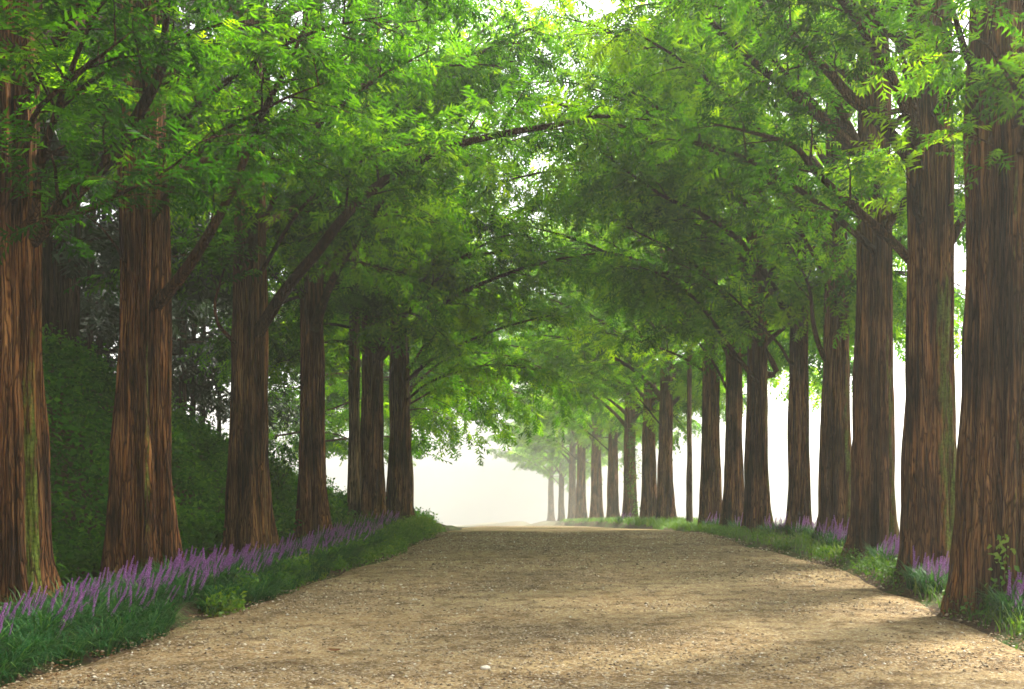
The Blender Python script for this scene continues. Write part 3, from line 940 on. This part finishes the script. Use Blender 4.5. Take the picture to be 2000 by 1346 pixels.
# leafy shrub standing in the gap
def shrub(name, label, x, y, H, W, seed, mat, nst=14):
    rs = np.random.RandomState(seed)
    root = bpy.data.objects.new(name, None)
    C.objects.link(root)
    root.location = (x, y, gz(x, y))
    root['label'] = label
    root['category'] = 'shrub'
    a = rs.rand(nst) * 6.283
    rr = W * np.sqrt(rs.rand(nst))
    k = 8
    v = np.linspace(0, 1, k)
    tip = v3(np.cos(a) * rr, np.sin(a) * rr, H * rs.uniform(.6, 1, nst))
    P = tip[:, None] * v[None, :, None] ** np.array([1.4, 1.4, .9])
    P += rs.normal(0, .03, P.shape) * v[None, :, None]
    V, F = tubes(P, np.repeat((.012 * (1 - .8 * v))[None], nst, 0), 4)
    add('stem', build_mesh('stem', V, [F], M['bark_pine'], True, {'moss': np.zeros(len(V))}), root)
    q = P[:, 2:].reshape(-1, 3)
    q = np.repeat(q, 4, 0) + rs.normal(0, .10, (len(q) * 4, 3))
    leaf_cloud('foliage', q, np.tile([[0, 0, 1.]], (len(q), 1)), .10, mat, rs, per=3, parent=root, droop=.6)
    return root
shrub('shrub', 'airy dark leaved shrub in the bright gap between third and fourth border redwoods', X(545, 24.0), 24.0, 1.9, .75, 5, M['under'])
shrub('shrub', 'small low shrub at the mossy foot of the fourth border redwood', X(672, 25.4), 23.6, .75, .30, 6, M['under'], 8)

# ------------------------------------------------------------------ lilyturf clumps: leaf blades and flower spikes
def blades(rs, n, spread, Lr, wid, arch, kseg=4, bias=(0, 0)):
    a = rs.rand(n) * 6.283
    r = spread * np.sqrt(rs.rand(n))
    b0 = v3(np.cos(a) * r, np.sin(a) * r, 0)
    a2 = a + rs.normal(0, .5, n)
    L = rs.uniform(*Lr, n)
    out = v3(np.cos(a2), np.sin(a2), 0) + np.array([bias[0], bias[1], 0])
    ar = arch * rs.uniform(.5, 1.3, n)
    v = np.linspace(0, 1, kseg + 1)
    ang = (1.35 - ar[:, None] * 1.0 * v[None] * 2.0)
    st = L[:, None] / kseg
    hor = np.cumsum(np.cos(ang) * st, 1)
    ver = np.cumsum(np.sin(ang) * st, 1)
    hor = np.concatenate([np.zeros((n, 1)), hor[:, :-1]], 1)
    ver = np.concatenate([np.zeros((n, 1)), ver[:, :-1]], 1)
    P = b0[:, None] + out[:, None] * hor[..., None]
    P[..., 2] += np.maximum(ver, -.05)
    side = norm(np.cross(out, [0, 0, 1.]))
    wv = wid * (1 - v ** 2.2 * .92)
    Lf = P + side[:, None] * wv[None, :, None]
    Rt = P - side[:, None] * wv[None, :, None]
    V = np.stack([Lf, Rt], 2).reshape(-1, 3)
    k2 = (kseg + 1) * 2
    base = np.array([[2 * i, 2 * i + 1, 2 * i + 3, 2 * i + 2] for i in range(kseg)])
    F = (np.arange(n) * k2)[:, None, None] + base[None]
    t = np.clip(rs.normal(.45, .2, n), 0, 1)
    return V, F.reshape(-1, 4), np.repeat(t, k2)

rs = np.random.RandomState(9)
LEAFM = []
for k in range(5):
    a = Acc()
    V, F, A = blades(rs, 190, .17, (.32, .54), .0062, 1.05, bias=(.25, -.15))
    a.put(V, F4=F, A=A)
    LEAFM.append(a.mesh('leaf_tuft', M['lily']))
SPIKE = []
for k in range(5):
    a = Acc()
    H = .44 + .05 * k / 4
    lean = rs.uniform(.10, .32)
    z = np.linspace(0, H, 8)
    P = v3(lean * z + .12 * lean * z * z / H, .06 * z, z)
    V, F = tubes(P[None], (np.linspace(.0045, .002, 8))[None], 4)
    a.put(V, F4=F, A=np.full(len(V), .12))
    nf = 58
    tz = np.linspace(.30, 1.0, nf)
    c = np.stack([np.interp(tz * H, z, P[:, i]) for i in range(3)], -1)
    an = np.arange(nf) * 2.4
    fr = .0135 * (1.15 - tz * .75)
    c = c + v3(np.cos(an) * fr, np.sin(an) * fr, 0)
    s = .0095 * (1.2 - .6 * tz)
    oc = np.array([(1, 0, 0), (-1, 0, 0), (0, 1, 0), (0, -1, 0), (0, 0, 1.25), (0, 0, -1.1)])
    of = np.array([(0, 2, 4), (2, 1, 4), (1, 3, 4), (3, 0, 4), (2, 0, 5), (1, 2, 5), (3, 1, 5), (0, 3, 5)])
    V = c[:, None] + oc[None] * s[:, None, None]
    F = of[None] + (np.arange(nf) * 6)[:, None, None]
    tt = np.clip(rs.normal(.66, .16, nf) - .2 * (tz > .9), .3, 1)
    a.put(V, F3=F.reshape(-1, 3), A=np.repeat(tt, 6))
    SPIKE.append(a.mesh('flower_spike', M['flower']))

def where(y, side):
    if side < 0:
        for lim, t in ((11.2, 'at the foot of the mossy first redwood of the flower border'), (13.6, 'at the foot of the black cleft redwood'), (17.6, 'at the foot of the broad redwood with the arching limb'),
                       (21.8, 'by the redwood next to the bright misty gap'), (26.6, 'in front of the slim pale trunk')):
            if y < lim:
                return t
        return 'at the far end of the flower border'
    for lim, t in ((10.8, 'beside the two lobed redwood'), (13.4, 'beside the redwood with the mossy flank'), (16.8, 'beside the third redwood of the field side'), (20.2, 'by the fourth redwood of the field side'), (24.5, 'by the plain straight fifth redwood of the field side')):
        if y < lim:
            return t
    return 'under the hazy far redwoods of the field side'

def lilyturf(x, y, z, sc, nsp, label, group, rs, lean=0.0, sps=1.0):
    r = bpy.data.objects.new('lilyturf', None)
    C.objects.link(r)
    r.location = (x, y, z)
    r.scale = (sc, sc, sc)
    r.rotation_euler = (0, 0, rs.uniform(-.5, .5))
    r['label'] = label + ' ' + where(y, -1 if x < 0 else 1)
    r['category'] = 'flower'
    r['group'] = group
    l = add('leaf_tuft', LEAFM[rs.randint(5)], r)
    l['kind'] = 'stuff'
    l.rotation_euler = (0, 0, rs.uniform(-.6, .6))
    for k in range(int(nsp)):
        s = add('flower_spike', SPIKE[rs.randint(5)], r)
        s.location = (rs.uniform(-.15, .18), rs.uniform(-.14, .14), rs.uniform(-.03, .07))
        f = rs.uniform(.65, 1.05) * sps
        s.scale = (f * 1.05, f * 1.05, f)
        s.rotation_euler = (rs.normal(0, .12), rs.normal(lean, .14), rs.normal(0, .35))

GB = 'lilyturf clumps in the long flower border'
lab_f = 'purple spiked lilyturf clump'
lab_l = 'flowerless lilyturf clump'
treesL = [(o.location.x, o.location.y) for k, o in TREES.items() if k[0] == 'L']
rs = np.random.RandomState(19)
y = 6.4
while y < 29.5:
    xe = float(x_left(y))
    step = .33 if y < 16 else .42
    front = .05 if y < 12 else (.05 + .06 * (y - 12))
    for row, off in enumerate((.0, .36, .72, 1.08)):
        o = front + off
        if y > 20 and row == 0:
            continue
        x = xe - o + rs.uniform(-.1, .1)
        yy = y + rs.uniform(-.12, .12) + row * .1
        if any((x - a) ** 2 + (yy - b) ** 2 < .40 ** 2 for a, b in treesL):
            continue
        if 10.0 < yy < 10.6 and row < 1:
            continue
        zz = gz(x, yy) - .02
        if row >= 1:
            q_ = float(vn(np.array([x * .9, yy * .8, 3.0])))
            lilyturf(x, yy, zz, rs.uniform(.78, 1.0) * (.8 + .4 * q_) * (1 if y < 15 else .85), ((0, 4, 6, 5)[row] if y < 16 else (0, 3, 4, 3)[row]) * (.6 + .8 * q_) // 1 + rs.randint(0, 3), lab_f, GB, rs, .10)
        else:
            lilyturf(x, yy, zz, rs.uniform(.75, .95), 0, lab_l, 'flowerless lilyturf clumps at the gravel edge', rs)
    y += step
GR = 'lilyturf clumps between the trunks on the field side'
lab_r = 'purple spiked lilyturf clump'
rs = np.random.RandomState(29)
spotsR = [(2004, 10.3), (1985, 10.0), (1968, 10.1), (1992, 9.7), (1846, 12.2), (1826, 12.0), (1798, 12.5), (1812, 12.3), (1860, 12.6), (1748, 15.4), (1735, 15.2), (1722, 15.9), (1755, 15.9),
          (1655, 18.4), (1640, 18.8), (1622, 19.2), (1606, 19.6), (1632, 18.2), (1590, 21.5), (1575, 21.8), (1555, 22.1), (1535, 22.6), (1512, 22.6), (1500, 23.4), (1450, 26.5), (1440, 26.9), (1400, 29.6), (1385, 30.0), (1225, 54.5), (1214, 55)]
for (p, d) in spotsR:
    x = X(p, d)
    lilyturf(x, d, gz(x, d) - .03, rs.uniform(.9, 1.15), 8 + rs.randint(0, 5), lab_r, GR, rs, -.05, 1.0)

# ------------------------------------------------------------------ verge grass (field side) and leafy ground cover
def grass_field(name, pts, rs, Lr, wid, mat, label):
    n = len(pts)
    V, F, A = blades(rs, n, 0.0, Lr, wid, .55, 3)
    k2 = 8
    V = V.reshape(n, k2, 3) + pts[:, None]
    t = np.clip(.5 + .9 * (fbm(pts * .9, 2) - .5) + rs.normal(0, .15, n), 0, 1)
    me = build_mesh(name, V.reshape(-1, 3), [F], mat, False, {'tint': np.repeat(t, k2)})
    return add(name, me, kind='stuff', label=label)

rs = np.random.RandomState(31)
n = 15000
gy_ = 7 + 30 * rs.rand(n) ** 1.25
off = rs.uniform(-.02, 2.0, n) ** 1.0
gx_ = x_right(gy_) + .05 + off + .25 * (fbm(v3(gy_ * 1.5, 0, 0), 2) - .5)
gx_ += np.where(rs.rand(n) < .5, 0, 0)
dens = fbm(v3(gx_ * 1.6, gy_ * 1.6, 4), 2)
keep = dens > .36
treesR = [(o.location.x, o.location.y) for k, o in TREES.items() if k[0] == 'R']
for a, b in treesR:
    keep &= (gx_ - a) ** 2 + (gy_ - b) ** 2 > .36 ** 2
gx_, gy_ = gx_[keep], gy_[keep]
grass_field('grass', v3(gx_, gy_, ground_z(gx_, gy_) - .02), rs, (.10, .30), .006, M['grass'], 'fresh green verge grass along the field side of the road')
n = 9000
gy_ = 36 + 110 * rs.rand(n) ** 1.4
gx_ = x_right(gy_) + .1 + 3 * rs.rand(n)
grass_field('grass', v3(gx_, gy_, ground_z(gx_, gy_) - .02), rs, (.2, .45), .014, M['grass'], 'hazy grass at the far bend of the road')
n = 12000
gx_ = rs.uniform(-13, -5.2, n)
gy_ = 23 + 22 * rs.rand(n)
keep = (gx_ < x_left(gy_) - 1.4)
gx_, gy_ = gx_[keep], gy_[keep]
grass_field('grass', v3(gx_, gy_, ground_z(gx_, gy_) - .02), rs, (.25, .6), .012, M['grass'], 'misty rough grass beyond the end of the bank')

rs = np.random.RandomState(33)
n = 5200
cy_ = 10.5 + 17 * rs.rand(n)
wid = np.interp(cy_, [10, 13, 17, 22, 28], [.12, .25, .75, 1.0, .9])
cx_ = x_left(cy_) + .05 - wid * rs.rand(n) ** 1.2 + .3 * (fbm(v3(cy_ * 1.3, 2, 0), 2) - .5)
keep = fbm(v3(cx_ * 1.5, cy_ * 1.5, 8), 2) > np.interp(cy_, [10, 15, 19], [.5, .42, .3])
cx_, cy_ = cx_[keep], cy_[keep]
P = v3(cx_, cy_, ground_z(cx_, cy_) + .02 + .13 * rs.rand(len(cx_)))
leaf_cloud('ground_cover', P, np.tile([[0, 0, 1.]], (len(P), 1)), .055, M['cover'], rs, per=5, tint0=.6, label='bright green leafy ground cover at the border edge of the gravel')
n = 1500
cy_ = 8 + 18 * rs.rand(n)
cx_ = x_right(cy_) + .0 + .8 * rs.rand(n) ** 1.5
keep = fbm(v3(cx_ * 1.5, cy_ * 1.5, 18), 2) > .5
cx_, cy_ = cx_[keep], cy_[keep]
P = v3(cx_, cy_, ground_z(cx_, cy_) + .02 + .1 * rs.rand(len(cx_)))
leaf_cloud('ground_cover', P, np.tile([[0, 0, 1.]], (len(P), 1)), .05, M['cover'], rs, per=5, tint0=.5, label='low leafy weeds at the field side edge of the gravel')

# ------------------------------------------------------------------ climbers
def climber(label, trunk_key, loc, H, R, seed, n, az):
    rs = np.random.RandomState(seed)
    r = bpy.data.objects.new('climbing_plant', None)
    C.objects.link(r)
    r.location = loc
    r['label'] = label
    r['category'] = 'climber'
    z = np.linspace(0, H, 12)
    aa = az + .35 * np.sin(z * 2.2)
    P = v3(np.cos(aa) * R, np.sin(aa) * R, z)
    V, F = tubes(P[None], np.full((1, 12), .008), 5)
    add('stem', build_mesh('stem', V, [F], M['bark_pine'], True, {'moss': np.zeros(len(V))}), r)
    tz = rs.rand(n) ** .7
    ci = np.stack([np.interp(tz * H, z, P[:, i]) for i in range(3)], -1)
    bulge = np.exp(-((tz - .55) / .22) ** 2)[:, None]
    rad_ = v3(np.cos(az), np.sin(az), 0)
    q = ci + rs.normal(0, 1, (n, 3)) * (.05 + .16 * bulge) * (R / .4) + rad_ * .08
    leaf_cloud('foliage', q, np.tile(rad_[None], (n, 1)), .06 + .03 * (R > .35), M['cover'], rs, per=4, parent=r)
climber('bushy climber wrapped round the hazy redwood trunk', None, (X(1232, 60), 59.95, -1.55), 6.0, .52, 3, 260, -1.3)
climber('small climber in the dark cleft of the two lobed redwood', None, (X(1944, 10.25), 10.18, .0), .75, .08, 4, 20, -1.9)

# ------------------------------------------------------------------ loose stones, litter
def pebbles(name, Pp, size, rs, label):
    n = len(Pp)
    oc = np.array([(1, 0, .1), (-1, .1, 0), (0, 1, -.1), (.1, -1, 0), (0, 0, .75), (0, 0, -.5)])
    of = np.array([(0, 2, 4), (2, 1, 4), (1, 3, 4), (3, 0, 4), (2, 0, 5), (1, 2, 5), (3, 1, 5), (0, 3, 5)])
    V = oc[None] * (1 + rs.uniform(-.35, .35, (n, 6, 1)))
    a = rs.rand(n) * 6.283
    cs, sn = np.cos(a)[:, None], np.sin(a)[:, None]
    sx = rs.uniform(.7, 1.5, (n, 1))
    x = V[..., 0] * sx * cs - V[..., 1] * sn
    yv = V[..., 0] * sx * sn + V[..., 1] * cs
    V = v3(x, yv, V[..., 2] * rs.uniform(.5, 1.0, (n, 1))) * size[:, None, None] + Pp[:, None]
    F = of[None] + (np.arange(n) * 6)[:, None, None]
    t = np.clip(rs.normal(.5, .24, n), 0, 1)
    return add(name, build_mesh(name, V.reshape(-1, 3), [F.reshape(-1, 3)], M['pebble'], False, {'tint': np.repeat(t, 6)}), kind='stuff', label=label)
rs = np.random.RandomState(51)
n = 52000
yy = 5.6 + 20 * rs.rand(n) ** 1.9
uu = rs.rand(n)
xx = x_left(yy) * (1 - uu) + x_right(yy) * uu
xx += rs.normal(0, .1, n)
dn = fbm(v3(xx * .45, yy * 1.0, 14), 3)
keep = rs.rand(n) < np.clip((dn - .30) * 4.5, .12, 1)
xx, yy = xx[keep], yy[keep]
sz = .006 + .012 * rs.rand(len(xx)) ** 2.0 + .0004 * np.maximum(yy - 8, 0)
big = rs.rand(len(xx)) < .004
sz[big] *= 1.9
pebbles('loose_gravel', v3(xx, yy, road_surf(xx, yy) + sz * .1), sz, rs, 'loose tan and pale stones scattered over the gravel road')

rs = np.random.RandomState(53)
n = 5200
yy = 5.8 + 21 * rs.rand(n) ** 1.5
sd = rs.rand(n)
e_ = np.abs(rs.normal(0, .45, n))
xx = np.where(sd < .42, x_left(yy) + e_ - .1, np.where(sd < .72, x_right(yy) - e_ + .1, x_left(yy) + (x_right(yy) - x_left(yy)) * rs.rand(n)))
zz = np.maximum(road_surf(xx, yy), ground_z(xx, yy)) + .006
p = v3(xx, yy, zz)
an = rs.rand(n) * 6.283
d = v3(np.cos(an), np.sin(an), rs.uniform(-.1, .25, n))
sd_ = v3(-np.sin(an), np.cos(an), rs.uniform(-.3, .3, n))
L = rs.uniform(.02, .075, n)[:, None]
W = L * rs.uniform(.08, .3, (n, 1))
V = np.stack([p - d * L * .5, p + sd_ * W * .5, p + d * L * .5 + [0, 0, .004], p - sd_ * W * .5], 1)
F = (np.arange(n) * 4)[:, None] + np.array([[0, 1, 2, 0, 2, 3]])
add('leaf_litter', build_mesh('leaf_litter', V.reshape(-1, 3), [F.reshape(-1, 3)], M['litter'], False, {'tint': np.repeat(rs.rand(n), 4)}), kind='stuff', label='fallen brown needles and leaf scraps on the gravel')

def dead_leaf(x, y, s, rz, label):
    v = np.linspace(-1, 1, 7)
    wv = .42 * (1 - v ** 2) ** .7 + .01
    rows = []
    for a, b in zip(v, wv):
        rows += [(a, -b, .18 * b + .25 * a * a), (a, 0, .22 * a * a), (a, b, .45 * b + .25 * a * a)]
    F = []
    for i in range(6):
        for j in range(2):
            q = i * 3 + j
            F.append((q, q + 1, q + 4, q + 3))
    me = build_mesh('dead_leaf', np.array(rows) * s, [F], M['litter'], True, {'tint': np.full(21, .55)})
    o = add('dead_leaf', me, None, (x, y, float(road_surf(np.array([x]), np.array([y]))[0]) + .012), None, label, 'leaf')
    o.rotation_euler = (.2, .1, rz)
d0 = 1.5 * FOC / (1273 - VY)
dead_leaf(X(652, d0), d0, .055, .4, 'curled reddish dead leaf lying on open gravel in the road')
def stone(x, y, s, seed, label):
    rs = np.random.RandomState(seed)
    th = np.arange(9) * 2 * np.pi / 9
    V, F = [], []
    for k, (zc, rc) in enumerate(((-.4, .6), (-.1, 1), (.25, .9), (.5, .5))):
        for t in th:
            j = rs.uniform(.82, 1.15)
            V.append((math.cos(t) * rc * j * 1.3, math.sin(t) * rc * j, zc + rs.uniform(-.06, .06)))
    for k in range(3):
        for i in range(9):
            j = (i + 1) % 9
            F.append((k * 9 + i, k * 9 + j, (k + 1) * 9 + j, (k + 1) * 9 + i))
    V.append((0, 0, .58))
    T = [(27 + i, 27 + (i + 1) % 9, 36) for i in range(9)]
    me = build_mesh('stone', np.array(V) * s, [F, T], M['pebble'], False, {'tint': np.full(37, .97)})
    add('stone', me, None, (x, y, float(road_surf(np.array([x]), np.array([y]))[0]) + s * .25), None, label, 'stone')
d0 = 1.5 * FOC / (1306 - VY)
stone(X(948, d0), d0, .032, 3, 'whitish stone lying on the gravel near the middle of the road')
